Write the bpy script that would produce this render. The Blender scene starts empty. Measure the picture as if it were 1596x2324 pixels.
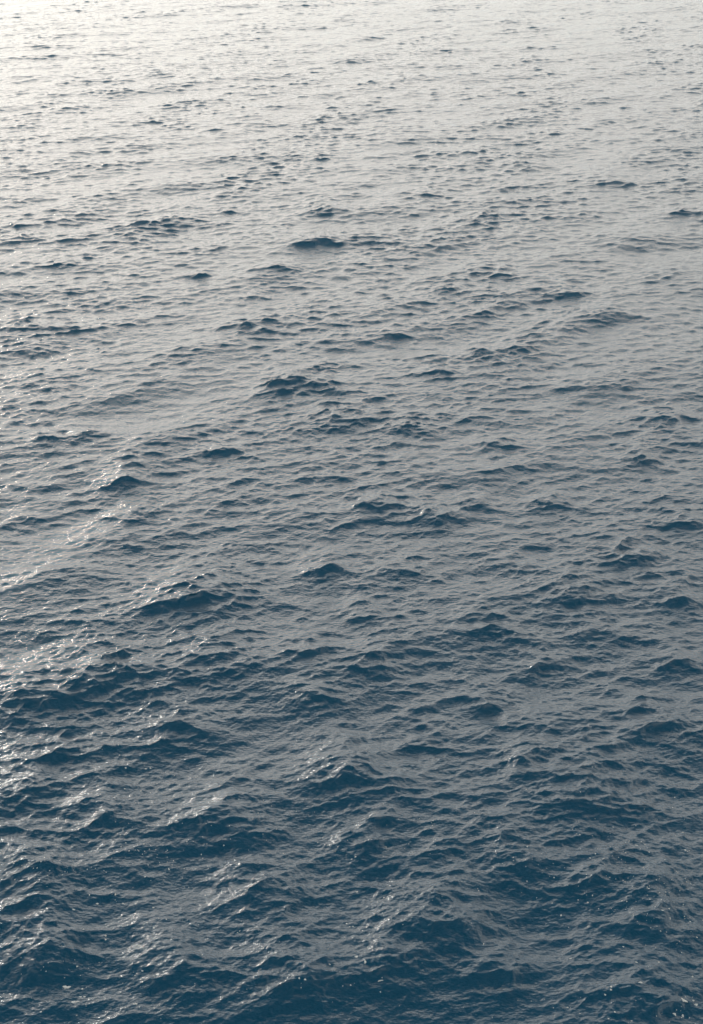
import bpy, math, random
import numpy as np
from mathutils import Vector, Matrix

random.seed(7)
R = math.radians
C = bpy.context.scene.collection

# ------------------------------------------------------------------ camera
H = 26.0                      # eye height above the sea (ship's rail), metres
PITCH = 25.6                  # degrees below the horizontal
VFOV = 38.0
cam_d = bpy.data.cameras.new('camera')
cam_d.sensor_fit = 'VERTICAL'
cam_d.sensor_height = 24.0
cam_d.lens = 12.0 / math.tan(R(VFOV / 2))
cam_d.clip_start = 0.1
cam_d.clip_end = 30000
cam = bpy.data.objects.new('camera', cam_d)
C.objects.link(cam)
cam.location = (0, 0, H)
cam.rotation_euler = (R(90 - PITCH), 0, 0)
bpy.context.scene.camera = cam

# ------------------------------------------------------------------ sky and sun
SUN_EL, SUN_AZ = 13.0, -24.0          # azimuth measured from the view axis (+Y), minus = left
VEIL, VEIL_MIX, GLOW = 35.5, 0.92, 0.75
world = bpy.data.worlds.new('World')
bpy.context.scene.world = world
world.use_nodes = True
wn = world.node_tree
wn.nodes.clear()
w_out = wn.nodes.new('ShaderNodeOutputWorld')
w_bg = wn.nodes.new('ShaderNodeBackground')
w_sky = wn.nodes.new('ShaderNodeTexSky')
w_sky.sky_type = 'NISHITA'
w_sky.sun_disc = False
w_sky.sun_elevation = R(SUN_EL)
w_sky.sun_rotation = R(SUN_AZ)        # 0 = +Y, clockwise positive
w_sky.altitude = 20
w_sky.air_density = 1.0
w_sky.dust_density = 6.0
w_sky.ozone_density = 1.0
# thin warm overcast veil: pulls the blue of the clear sky towards a warm grey white
w_hsv = wn.nodes.new('ShaderNodeHueSaturation')
w_hsv.inputs['Saturation'].default_value = 0.35
w_tint = wn.nodes.new('ShaderNodeMix')
w_tint.data_type = 'RGBA'
w_tint.blend_type = 'MULTIPLY'
w_tint.inputs[0].default_value = 1.0
w_tint.inputs[7].default_value = (1.0, 0.95, 0.90, 1)
wn.links.new(w_sky.outputs[0], w_hsv.inputs['Color'])
wn.links.new(w_hsv.outputs[0], w_tint.inputs[6])
# the veil itself: even warm haze low in the sky, thinning to bluish grey overhead
w_tc = wn.nodes.new('ShaderNodeTexCoord')
w_xyz = wn.nodes.new('ShaderNodeSeparateXYZ')
wn.links.new(w_tc.outputs['Generated'], w_xyz.inputs[0])
w_rmp = wn.nodes.new('ShaderNodeValToRGB')
cr = w_rmp.color_ramp
cr.interpolation = 'EASE'
cr.interpolation = 'LINEAR'
cr.elements[0].position = 0.0
cr.elements[0].color = (0.31, 0.288, 0.255, 1)
cr.elements[1].position = 1.0
cr.elements[1].color = (0.035, 0.05, 0.07, 1)
for ps, cl in ((0.16, (0.52, 0.478, 0.428, 1)), (0.34, (0.93, 0.845, 0.745, 1)), (0.54, (0.54, 0.495, 0.45, 1)), (0.66, (0.25, 0.226, 0.206, 1)), (0.78, (0.085, 0.085, 0.09, 1))):
    e = cr.elements.new(ps); e.color = cl
wn.links.new(w_xyz.outputs[2], w_rmp.inputs[0])
w_gain = wn.nodes.new('ShaderNodeVectorMath')
w_gain.operation = 'SCALE'
w_gain.inputs['Scale'].default_value = VEIL
# broad glow of the veiled sun
w_dot = wn.nodes.new('ShaderNodeVectorMath'); w_dot.operation = 'DOT_PRODUCT'
w_dot.inputs[1].default_value = (math.sin(R(SUN_AZ)) * math.cos(R(SUN_EL)), math.cos(R(SUN_AZ)) * math.cos(R(SUN_EL)), math.sin(R(SUN_EL)))
wn.links.new(w_tc.outputs['Generated'], w_dot.inputs[0])
w_mr = wn.nodes.new('ShaderNodeMapRange')
w_mr.inputs['From Min'].default_value = -1.0
w_mr.inputs['To Min'].default_value = 0.0
wn.links.new(w_dot.outputs['Value'], w_mr.inputs['Value'])
w_pow = wn.nodes.new('ShaderNodeMath'); w_pow.operation = 'POWER'
w_pow.inputs[1].default_value = 14.0
wn.links.new(w_mr.outputs[0], w_pow.inputs[0])
w_ma = wn.nodes.new('ShaderNodeMath'); w_ma.operation = 'MULTIPLY_ADD'
w_ma.inputs[1].default_value = GLOW
w_ma.inputs[2].default_value = 1.0 - 0.25 * GLOW
wn.links.new(w_pow.outputs[0], w_ma.inputs[0])
w_glow = wn.nodes.new('ShaderNodeVectorMath'); w_glow.operation = 'SCALE'
wn.links.new(w_rmp.outputs[0], w_glow.inputs[0])
wn.links.new(w_ma.outputs[0], w_glow.inputs['Scale'])
wn.links.new(w_glow.outputs[0], w_gain.inputs[0])
w_mix = wn.nodes.new('ShaderNodeMix')
w_mix.data_type = 'RGBA'
w_mix.inputs[0].default_value = VEIL_MIX
wn.links.new(w_tint.outputs[2], w_mix.inputs[6])
wn.links.new(w_gain.outputs[0], w_mix.inputs[7])
wn.links.new(w_mix.outputs[2], w_bg.inputs['Color'])
w_bg.inputs['Strength'].default_value = 0.12
wn.links.new(w_bg.outputs[0], w_out.inputs['Surface'])

sun_d = bpy.data.lights.new('sun', 'SUN')
sun_d.energy = 0.5
sun_d.angle = R(2.0)
sun_d.color = (1.0, 0.93, 0.82)
sun = bpy.data.objects.new('sun', sun_d)
C.objects.link(sun)
sd = Vector((math.sin(R(SUN_AZ)) * math.cos(R(SUN_EL)), math.cos(R(SUN_AZ)) * math.cos(R(SUN_EL)), math.sin(R(SUN_EL))))
sun.rotation_euler = sd.to_track_quat('Z', 'Y').to_euler()
sun.location = sd * 100

vs = bpy.context.scene.view_settings
vs.view_transform = 'Standard'
vs.look = 'None'
vs.exposure = 0.0
vs.gamma = 1.0
vs.use_curve_mapping = False

# ------------------------------------------------------------------ sea surface
rng = np.random.default_rng(11)

def spectrum_tile(L, N, lmin, lmax, slope_rms, wdir, spread, power, seed):
    """random sea tile: height and two horizontal (choppy) displacements; wavelengths lmin..lmax.
    wdir = direction of travel in degrees (list of (deg, weight)); slope_rms sets the steepness."""
    g = np.random.default_rng(seed)
    k = np.fft.fftfreq(N, d=L / N) * 2 * np.pi
    kx, ky = np.meshgrid(k, k[:N // 2 + 1].copy(), indexing='ij')
    ky = np.abs(ky)
    kk = np.sqrt(kx * kx + ky * ky)
    kk[0, 0] = 1e-6
    lam = 2 * np.pi / kk
    band = 1 / (1 + (lmin / lam) ** 8) * 1 / (1 + (lam / lmax) ** 8)
    th = np.arctan2(ky, kx)
    dirw = np.zeros_like(th)
    for d, wgt in wdir:
        c = np.cos(th - R(d))
        dirw += wgt * np.abs(c) ** spread
    amp = kk ** (-power) * np.sqrt(band) * (dirw + 0.03) * np.sqrt(1.0)
    ph = g.normal(size=amp.shape) + 1j * g.normal(size=amp.shape)
    F = amp * ph
    F[0, 0] = 0
    h = np.fft.irfft2(F, s=(N, N))
    sx = np.fft.irfft2(1j * kx * F, s=(N, N))
    sy = np.fft.irfft2(1j * ky * F, s=(N, N))
    s = slope_rms / math.sqrt((sx * sx + sy * sy).mean())
    dx = np.fft.irfft2(1j * kx / kk * F, s=(N, N))
    dy = np.fft.irfft2(1j * ky / kk * F, s=(N, N))
    return (np.stack([h, dx, dy], -1) * s).astype(np.float32)

def sample(tile, L, x, y, rot=0.0):
    """bilinear lookup of a periodic tile, the tile turned by rot degrees"""
    N = tile.shape[0]
    c, s = math.cos(R(rot)), math.sin(R(rot))
    u = (x * c + y * s) / L * N
    v = (-x * s + y * c) / L * N
    iu = np.floor(u).astype(np.int64); iv = np.floor(v).astype(np.int64)
    fu = (u - iu)[..., None].astype(np.float32); fv = (v - iv)[..., None].astype(np.float32)
    iu %= N; iv %= N
    ju = (iu + 1) % N; jv = (iv + 1) % N
    r = (tile[iu, iv] * (1 - fu) * (1 - fv) + tile[ju, iv] * fu * (1 - fv)
         + tile[iu, jv] * (1 - fu) * fv + tile[ju, jv] * fu * fv)
    hx = r[..., 1] * c - r[..., 2] * s
    hy = r[..., 1] * s + r[..., 2] * c
    return r[..., 0], hx, hy

# grid axes: finest where the ship's rail looks down, growing coarser to the horizon and to the sides
T_IN, NT = 0.290, 740
t_in = np.linspace(-T_IN, T_IN, NT)
g, st, tt = [], t_in[1] - t_in[0], T_IN
while tt < 6.0:
    st *= 1.12; tt += st; g.append(tt)
t_ax = np.concatenate([-np.array(g)[::-1], t_in, np.array(g)])
a0, a1 = math.asinh(0.92), math.asinh(11.0)
NR = 1850
y_in = H * np.sinh(np.linspace(a0, a1, NR))
g, st, yy = [], y_in[-1] - y_in[-2], y_in[-1]
while yy < 12000:
    st *= 1.06; yy += st; g.append(yy)
b, st, yy = [], y_in[1] - y_in[0], y_in[0]
while yy > -400:
    st *= 1.12; yy -= st; b.append(yy)
y_ax = np.concatenate([np.array(b)[::-1], y_in, np.array(g)])
Y, T = np.meshgrid(y_ax, t_ax, indexing='ij')
X = T * np.sqrt(Y * Y + H * H)
spacing = np.maximum(np.abs(np.gradient(X, axis=1)), np.abs(np.gradient(Y, axis=0)))

def fade(lam):            # drop waves the grid is too coarse to carry
    return np.clip(lam / (spacing * 1.3) - 0.5, 0, 1)

h = np.zeros_like(X); dx = np.zeros_like(X); dy = np.zeros_like(X)
layers = [
    # L, N, lmin, lmax, slope, directions, spread, power, chop, rot, seed
    (331.0, 1024, 2.2, 9.0, 0.068, [(128, 1.0), (66, 0.3)], 4, 2.4, 1.0, 0, 14),
    (97.0, 2048, 0.32, 1.4, 0.145, [(110, 1.0), (60, 0.45)], 2, 2.0, 1.6, 7, 5),
    (29.0, 2048, 0.09, 0.36, 0.170, [(92, 1.0), (45, 0.45)], 1.3, 2.0, 1.1, 23, 9),
]
tiles = [spectrum_tile(L, N, lmin, lmax, sl, dirs, spread, power, seed)
         for (L, N, lmin, lmax, sl, dirs, spread, power, chop, rot, seed) in layers]

# crests that can be told apart in the view: where each one stands on the sea, how wide and how deep its
# steep face is (u, v = position in a 1596 x 2324 survey print of the scene, converted to metres below)
FX = 1162.0 / math.tan(R(VFOV / 2))
crests = [
    # u, v, width, face height, turn (deg, + = right end further away)
    (852,187,34,5,0),(340,272,34,5,0),(490,292,34,5,0),(745,242,40,5,0),(1415,243,24,5,0),(510,165,30,5,0),(1220,152,24,5,0),
    (735,468,80,20,0),(715,550,120,14,10),(525,475,56,9,0),(315,505,70,8,5),(380,500,50,9,-10),(1100,343,80,7,0),(1165,368,40,7,-5),
    (1395,412,80,11,5),(995,437,60,9,5),(815,440,50,7,0),(1100,485,60,10,0),(1535,480,60,9,5),(1145,620,56,12,0),(1012,655,56,10,0),
    (1295,662,70,16,5),(1400,715,110,14,10),(450,620,52,12,0),(630,608,90,10,0),(575,668,56,10,0),(560,738,90,14,-10),(150,595,70,10,5),
    (735,827,76,12,0),(660,862,70,26,5),(740,877,70,14,-5),(990,838,70,18,-5),(1175,793,70,12,-5),(1085,800,50,12,0),(900,755,60,10,0),
    (620,880,60,14,15),(1110,705,50,10,0),(60,735,60,10,10),(40,510,40,7,0),(60,538,50,7,0),
    (1520,940,100,24,15),(785,943,120,26,15),(930,962,110,18,-12),(1120,1000,90,20,5),(500,1017,80,18,10),(190,980,80,18,12),(105,998,50,12,0),
    (285,1083,80,32,0),(850,1133,46,30,0),(1080,1135,80,24,-12),(1250,1130,80,24,5),(735,1075,70,16,0),(1460,1035,60,20,0),(985,1165,110,30,10),
    (310,1155,110,24,10),(1450,1255,110,26,10),(1160,1278,100,24,-10),(900,1290,150,30,8),(740,1285,90,34,0),(470,1350,220,46,8),(820,1388,70,26,0),
    (1330,1348,140,32,18),(1540,1350,90,34,-10),(1120,1432,110,24,-5),(1350,1425,130,26,0),(845,1522,100,34,-8),(220,1525,230,66,12),(490,1490,190,56,4),
    (1230,1500,110,26,10),(1540,1500,100,30,0),(715,1590,120,26,8),(1490,1640,110,34,10),(985,1668,130,30,12),(790,1745,150,70,5),
    (1190,1748,60,34,-6),(1340,1790,200,58,-6),(500,1855,190,56,-4),(820,1915,110,46,-12),(230,1840,150,50,6),(60,1790,110,44,10),
    (400,1660,150,40,12),(150,1700,120,34,10),(980,2085,170,70,-6),(1360,1975,210,66,4),(110,2165,130,64,8),(60,1975,130,56,15),
    (700,1480,120,34,5),(1100,1590,100,26,0),(600,2020,160,56,10),(400,2190,150,60,14),(1470,2250,230,66,12),(1130,2200,130,44,5),
    (700,2215,150,56,18),(880,2180,90,36,0),(1480,2080,120,50,-8),(1180,1960,100,44,5),(50,1590,120,40,16),(1560,1180,80,26,5),
]
PEAKY = 0.40
f2 = fade(0.8)
hb, wxx, wyy = sample(tiles[1], 97.0, X * 1.0 + 40, Y + 17, 31)
h3, w3x, w3y = sample(tiles[2], 29.0, X + 9, Y + 3, -20)
wxx = wxx * 3.0 + w3x * 6.0; wyy = wyy * 2.6 + w3y * 6.0
crest = np.zeros_like(h)
for (u, v, w, fh, turn) in crests:
    PEAKY = 0.35 + 0.03 * min(1.0, max(0.0, (v - 1200) / 500))
    az = (u - 798.0) / FX
    dep = R(PITCH) + math.atan((v - 1162.0) / FX)
    # ray through (u, v): metres on the plane z = zc
    dirv = Vector((az, math.cos(R(PITCH)) + (1162.0 - v) / FX * math.sin(R(PITCH)), -math.sin(R(PITCH)) + (1162.0 - v) / FX * math.cos(R(PITCH))))
    for _ in range(2):
        zc = 0.0 if _ == 0 else A
        q = dirv * ((H - zc) / -dirv.z)
        ppm = FX / (math.sqrt(q.x ** 2 + q.y ** 2 + H * H))
        lf = fh / (ppm * (math.sin(dep) + PEAKY * math.cos(dep)))
        A = PEAKY * lf
    cx, cy, wid = q.x, q.y, max(w / ppm * 0.62, 1.25 * lf)
    rr = 3.2 * max(wid, 2.2 * lf)
    i0, i1 = np.searchsorted(y_ax, [cy - rr, cy + rr])
    sx, sy = X[i0:i1] + wxx[i0:i1] - cx, Y[i0:i1] + wyy[i0:i1] - cy
    ct, sn = math.cos(R(turn * 1.6)), math.sin(R(turn * 1.6))
    ax_ = sx * ct + sy * sn
    ay_ = -sx * sn + sy * ct + 0.15 * ax_ * ax_ / wid          # crest line bows away from its peak
    lb = lf * (2.4 + 2.0 * min(1.0, max(0.0, (v - 1100) / 1000)))
    prof = np.where(ay_ < 0, np.exp(-((np.sqrt(ay_ ** 2 + (0.16 * lf) ** 2) - 0.16 * lf) / lf) ** 1.25 * 1.1),
                    np.exp(-((np.sqrt(ay_ ** 2 + (0.16 * lf) ** 2) - 0.16 * lf) / lb) ** 1.25 * 1.1))
    prof *= np.exp(-np.abs(ax_ / wid) ** 1.8)
    h[i0:i1] += A * 1.15 * prof
    crest[i0:i1] = np.maximum(crest[i0:i1], prof)
gust = sample(tiles[0], 331.0, X * 0.55 + 60, Y * 0.55 + 200, 40)[0]
gust = np.clip(1.0 + 0.13 * gust / gust.std(), 0.7, 1.3)
gust *= 0.70 + 0.45 * np.clip((np.hypot(X, Y) - 24.0) / 70.0, 0, 1)     # calmer in the lee of the ship

big = h.copy()
for n, (L, N, lmin, lmax, sl, dirs, spread, power, chop, rot, seed) in enumerate(layers):
    a, bx, by = sample(tiles[n], L, X, Y, rot)
    f = fade((lmin * lmax) ** 0.5)
    if n:                                   # short waves ride higher on the crests
        f = f * (np.clip(1.0 + 1.0 * big, 0.65, 1.5) * gust + (0.7 if n == 1 else 0.3) * crest)
    h += a * f; dx += bx * f * chop; dy += by * f * chop
    if n == 0:
        big += a
PX = X + dx
PY = Y + dy
PZ = h

def grid_mesh(name, PX, PY, PZ):
    nr, nc = PX.shape
    co = np.stack([PX, PY, PZ], -1).reshape(-1, 3).astype(np.float32)
    idx = np.arange(nr * nc).reshape(nr, nc)
    q = np.stack([idx[:-1, :-1], idx[:-1, 1:], idx[1:, 1:], idx[1:, :-1]], -1).reshape(-1, 4).astype(np.int32)
    me = bpy.data.meshes.new(name)
    me.vertices.add(len(co)); me.vertices.foreach_set('co', co.ravel())
    me.loops.add(q.size); me.loops.foreach_set('vertex_index', q.ravel())
    me.polygons.add(len(q))
    me.polygons.foreach_set('loop_start', np.arange(0, q.size, 4, dtype=np.int32))
    me.polygons.foreach_set('use_smooth', np.ones(len(q), dtype=bool))
    me.update(calc_edges=True)
    return me

wm = bpy.data.materials.new('sea_water')
wm.use_nodes = True
nt = wm.node_tree
nt.nodes.clear()
out = nt.nodes.new('ShaderNodeOutputMaterial')
p = nt.nodes.new('ShaderNodeBsdfPrincipled')
p.inputs['Base Color'].default_value = (0.0, 0.035, 0.072, 1)
p.inputs['Roughness'].default_value = 0.08
p.inputs['IOR'].default_value = 1.333
geo = nt.nodes.new('ShaderNodeTexCoord')
mp = nt.nodes.new('ShaderNodeMapping')
mp.inputs['Rotation'].default_value = (0, 0, R(-15))
mp.inputs['Scale'].default_value = (0.7, 1.0, 1.0)
nt.links.new(geo.outputs['Object'], mp.inputs['Vector'])
n1 = nt.nodes.new('ShaderNodeTexNoise')
n1.inputs['Scale'].default_value = 11.0
n1.inputs['Detail'].default_value = 4.0
n1.inputs['Roughness'].default_value = 0.5
nt.links.new(mp.outputs[0], n1.inputs['Vector'])
bp = nt.nodes.new('ShaderNodeBump')
bp.inputs['Strength'].default_value = 1.0
bp.inputs['Distance'].default_value = 0.030
nt.links.new(n1.outputs['Fac'], bp.inputs['Height'])
nt.links.new(bp.outputs[0], p.inputs['Normal'])
nt.links.new(p.outputs[0], out.inputs['Surface'])

me = grid_mesh('sea', PX, PY, PZ)
me.materials.append(wm)
sea = bpy.data.objects.new('sea', me)
C.objects.link(sea)
sea['kind'] = 'structure'

# ------------------------------------------------------------------ foam
fm = bpy.data.materials.new('foam'); fm.use_nodes = True
ft = fm.node_tree
fp = ft.nodes['Principled BSDF']
fp.inputs['Roughness'].default_value = 0.55
fn = ft.nodes.new('ShaderNodeTexNoise'); fn.inputs['Scale'].default_value = 60.0
fc = ft.nodes.new('ShaderNodeTexCoord')
fr = ft.nodes.new('ShaderNodeValToRGB')
fr.color_ramp.elements[0].position = 0.3; fr.color_ramp.elements[0].color = (0.20, 0.26, 0.28, 1)
fr.color_ramp.elements[1].position = 0.7; fr.color_ramp.elements[1].color = (0.50, 0.53, 0.53, 1)
ft.links.new(fc.outputs['Object'], fn.inputs['Vector'])
ft.links.new(fn.outputs['Fac'], fr.inputs[0]); ft.links.new(fr.outputs[0], fp.inputs['Base Color'])

NRr, NCc = PX.shape
cosP, sinP = math.cos(R(PITCH)), math.sin(R(PITCH))
def on_water(us, vs):
    """the water surface seen at (us, vs) of the 2500 x 3641 survey print -> (point, grid index, metres per print pixel)"""
    F = 1820.5 / math.tan(R(VFOV / 2))
    az, up = (us - 1250.0) / F, (1820.5 - vs) / F
    dz = -sinP + up * cosP
    k = H / -dz
    gx, gy = az * k, (cosP + up * sinP) * k
    i = int(np.searchsorted(y_ax, gy)); j = int(np.searchsorted(t_ax, gx / math.sqrt(gy * gy + H * H)))
    i0, i1, j0, j1 = max(i - 45, 1), min(i + 45, NRr - 1), max(j - 25, 1), min(j + 25, NCc - 1)
    x, y, z = PX[i0:i1, j0:j1], PY[i0:i1, j0:j1], PZ[i0:i1, j0:j1] - H
    dep = y * cosP - z * sinP
    e = np.hypot(x / dep - az, (y * sinP + z * cosP) / dep - up) * F
    cand = np.where(e < e.min() + 1.5, dep, 1e9)
    a, b = np.unravel_index(np.argmin(cand), cand.shape)
    return i0 + a, j0 + b, float(dep[a, b]) / F

def frame_at(i, j):
    o = Vector((PX[i, j], PY[i, j], PZ[i, j]))
    ex = Vector((PX[i, j + 1] - PX[i, j - 1], PY[i, j + 1] - PY[i, j - 1], PZ[i, j + 1] - PZ[i, j - 1])).normalized()
    ey = Vector((PX[i + 1, j] - PX[i - 1, j], PY[i + 1, j] - PY[i - 1, j], PZ[i + 1, j] - PZ[i - 1, j]))
    n = ex.cross(ey).normalized()
    return o, ex, n.cross(ex), n

rf = random.Random(21)
def fleck_geometry(rx, ry, n=11, lumps=0.35, thick=0.35):
    """an irregular low dome of foam: outline ring, inner ring, top"""
    ph = [rf.uniform(0, 6.28) for _ in range(3)]
    vs_, fs = [], []
    for ring, (sc, zz) in enumerate(((1.0, -0.004), (0.72, thick * min(rx, ry) * 0.6))):
        for k in range(n):
            a = 2 * math.pi * k / n
            r = sc * (1 + lumps * (0.5 * math.sin(2 * a + ph[0]) + 0.35 * math.sin(3 * a + ph[1]) + 0.3 * math.sin(5 * a + ph[2])))
            vs_.append((rx * r * math.cos(a), ry * r * math.sin(a), zz))
    vs_.append((0, 0, thick * min(rx, ry)))
    for k in range(n):
        k2 = (k + 1) % n
        fs.append((k, k2, n + k2, n + k)); fs.append((n + k, n + k2, 2 * n))
    return vs_, fs

# flecks and scraps big enough to tell apart: u, v, width, depth in print pixels, turn
scraps = [
    (90,3046,12,9,0),(49,3071,9,8,0),(411,3181,8,8,0),(545,3225,9,8,0),(349,3213,12,9,40),(262,3235,12,7,0),(299,3302,8,7,0),(376,3327,10,8,0),
    (374,3341,8,8,0),(544,3299,12,8,-50),(274,3434,8,8,0),(601,3091,8,8,0),(436,3210,8,7,0),(285,3543,12,8,0),(301,3545,12,7,-20),(292,3517,10,6,0),
    (485,3569,16,10,0),(147,3598,9,9,0),(508,3455,8,6,0),
    (1271,3168,13,7,25),(1366,3192,8,8,0),(1359,3247,8,7,0),(1233,3282,9,7,0),(1244,3295,6,5,0),(1258,3294,7,6,0),(1299,3419,11,12,0),
    (1170,3428,9,6,0),(1244,3501,8,6,40),(1720,3353,6,9,0),(1248,3053,8,5,0),(1262,3046,9,6,0),(1290,3308,6,6,0),(1085,3484,11,7,-30),(1063,3478,9,7,0),
    (1995,3256,9,8,0),(2266,3420,12,7,-30),(2029,3407,11,6,-10),(2345,3419,9,8,0),(2357,3236,9,7,0),(2386,3264,7,10,0),(2379,3228,10,5,0),
    (2187,3595,10,8,-20),(2167,3620,10,6,0),(2246,3626,8,6,0),(2172,3508,10,9,0),(2172,3520,12,6,20),(2153,3538,9,7,0),(2466,3560,12,6,0),
    (2464,3473,8,8,0),(2261,3003,12,5,-20),(2087,3207,9,6,0),(2056,3198,6,6,0),(2146,3051,9,7,-30),(1825,3050,8,5,0),(1875,3010,7,7,0),
    (1877,3130,7,6,0),(2307,3159,10,5,0),(2451,3277,8,6,0),(2478,3334,8,5,0),(2214,3363,8,7,0),(2019,3583,7,6,0),(2239,3086,10,6,0),(2435,3021,10,5,0),
    (2425,2957,12,4,0),(2480,2957,14,3,0),(2180,2940,9,4,20),(518,2733,11,5,0),(450,2729,10,6,0),(500,2810,12,6,20),(535,2732,8,6,0),
]
special = [
    (236,3507,26,17,15,'largest pale foam scrap, rounded, floating at the foot of the picture left of centre'),
    (263,3563,54,10,15,'long thin foam streak lying on a dark trough near the lower left corner'),
    (1266,3403,28,8,-15,'crooked narrow foam scrap on the dark water below the middle of the near sea'),
    (1350,3486,17,7,15,'small oblong foam scrap on grey water below the crooked narrow one'),
    (2281,3492,22,9,30,'slanting foam scrap on grey water above the sharp dark crest at lower right'),
    (2436,3558,14,20,20,'upright patchy foam scrap on the dark face in the lower right corner'),
    (2477,3571,22,10,0,'flat patchy foam scrap on the dark face, closest to the lower right corner'),
    (2426,3614,11,15,0,'stubby foam scrap at the bottom edge below the patchy ones at right'),
    (2400,3607,20,7,-5,'thin flat foam scrap at the bottom edge, left of a stubby one at right'),
]
def fleck_object(u, v, w, d, turn, label, group=None):
    i, j, mpp = on_water(u, v)
    o, ex, ey, n = frame_at(i, j)
    rx, ry = w * mpp * 0.42, d * mpp * 0.5
    vs_, fs = fleck_geometry(rx, ry, n=12 if w < 14 else 20, lumps=0.4 if w < 14 else 0.75, thick=0.18)
    m = bpy.data.meshes.new('foam_fleck'); m.from_pydata(vs_, [], fs); m.materials.append(fm)
    for pgn in m.polygons: pgn.use_smooth = True
    ob = bpy.data.objects.new('foam_fleck', m); C.objects.link(ob)
    t = R(turn)
    a1, a2 = ex * math.cos(t) + ey * math.sin(t), -ex * math.sin(t) + ey * math.cos(t)
    ob.matrix_world = Matrix(((a1.x, a2.x, n.x, o.x), (a1.y, a2.y, n.y, o.y), (a1.z, a2.z, n.z, o.z + 0.002), (0, 0, 0, 1)))
    ob['label'] = label; ob['category'] = 'foam'
    if group: ob['group'] = group
for (u, v, w, d, turn) in scraps:
    fleck_object(u, v, w, d, turn, 'small round fleck of white sea foam floating on the near water', 'foam flecks on the near water')
for (u, v, w, d, turn, lab) in special:
    fleck_object(u, v, w, d, turn, lab)

# specks of foam too small and too many to count
V_, F_ = [], []
def speck(u, v, w):
    if not (0 < u < 2500 and v < 3640): return
    i, j, mpp = on_water(u, v)
    o, ex, ey, n = frame_at(i, j)
    vs_, fs = fleck_geometry(w * mpp * 0.5, w * mpp * 0.5 * rf.uniform(0.8, 1.5), n=6, thick=0.2)
    b = len(V_)
    V_.extend([tuple(o + ex * p_[0] + ey * p_[1] + n * (p_[2] + 0.002)) for p_ in vs_])
    F_.extend([tuple(q_ + b for q_ in f_) for f_ in fs])
for (cu, cv, su, sv, cnt) in ((2300, 3080, 180, 110, 110), (2350, 3230, 120, 70, 50), (1900, 3080, 120, 90, 25), (2150, 3600, 300, 60, 30), (2480, 3560, 60, 60, 20),
                              (180, 3080, 110, 40, 40), (480, 3120, 120, 80, 35), (600, 3250, 150, 120, 35), (300, 3500, 180, 80, 30), (480, 2800, 150, 90, 30),
                              (1250, 2960, 250, 60, 30), (1150, 3450, 250, 90, 25), (1650, 3100, 250, 120, 25), (750, 2900, 200, 90, 25), (560, 3020, 90, 30, 20)):
    for _ in range(cnt):
        speck(rf.gauss(cu, su), rf.gauss(cv, sv), rf.choice((2.5, 3, 3, 3.5, 4, 5)))
sm = bpy.data.meshes.new('foam_specks'); sm.from_pydata(V_, [], F_); sm.materials.append(fm)
so = bpy.data.objects.new('foam_specks', sm); C.objects.link(so)
so['kind'] = 'stuff'

# ------------------------------------------------------------------ sea haze
import bmesh
bm = bmesh.new()
bmesh.ops.create_cube(bm, size=1.0)
hz = bpy.data.meshes.new('haze'); bm.to_mesh(hz); bm.free()
hm = bpy.data.materials.new('haze'); hm.use_nodes = True
hm.node_tree.nodes.clear()
ho = hm.node_tree.nodes.new('ShaderNodeOutputMaterial')
hv = hm.node_tree.nodes.new('ShaderNodeVolumePrincipled')
hv.inputs['Color'].default_value = (0.42, 0.74, 1.0, 1)
hv.inputs['Density'].default_value = 0.0005
hv.inputs['Anisotropy'].default_value = 0.3
hm.node_tree.links.new(hv.outputs[0], ho.inputs['Volume'])
hz.materials.append(hm)
haze = bpy.data.objects.new('haze', hz)
C.objects.link(haze)
haze.scale = (27000, 13600, 32)
haze.location = (0, 6000, 13)
haze['kind'] = 'stuff'
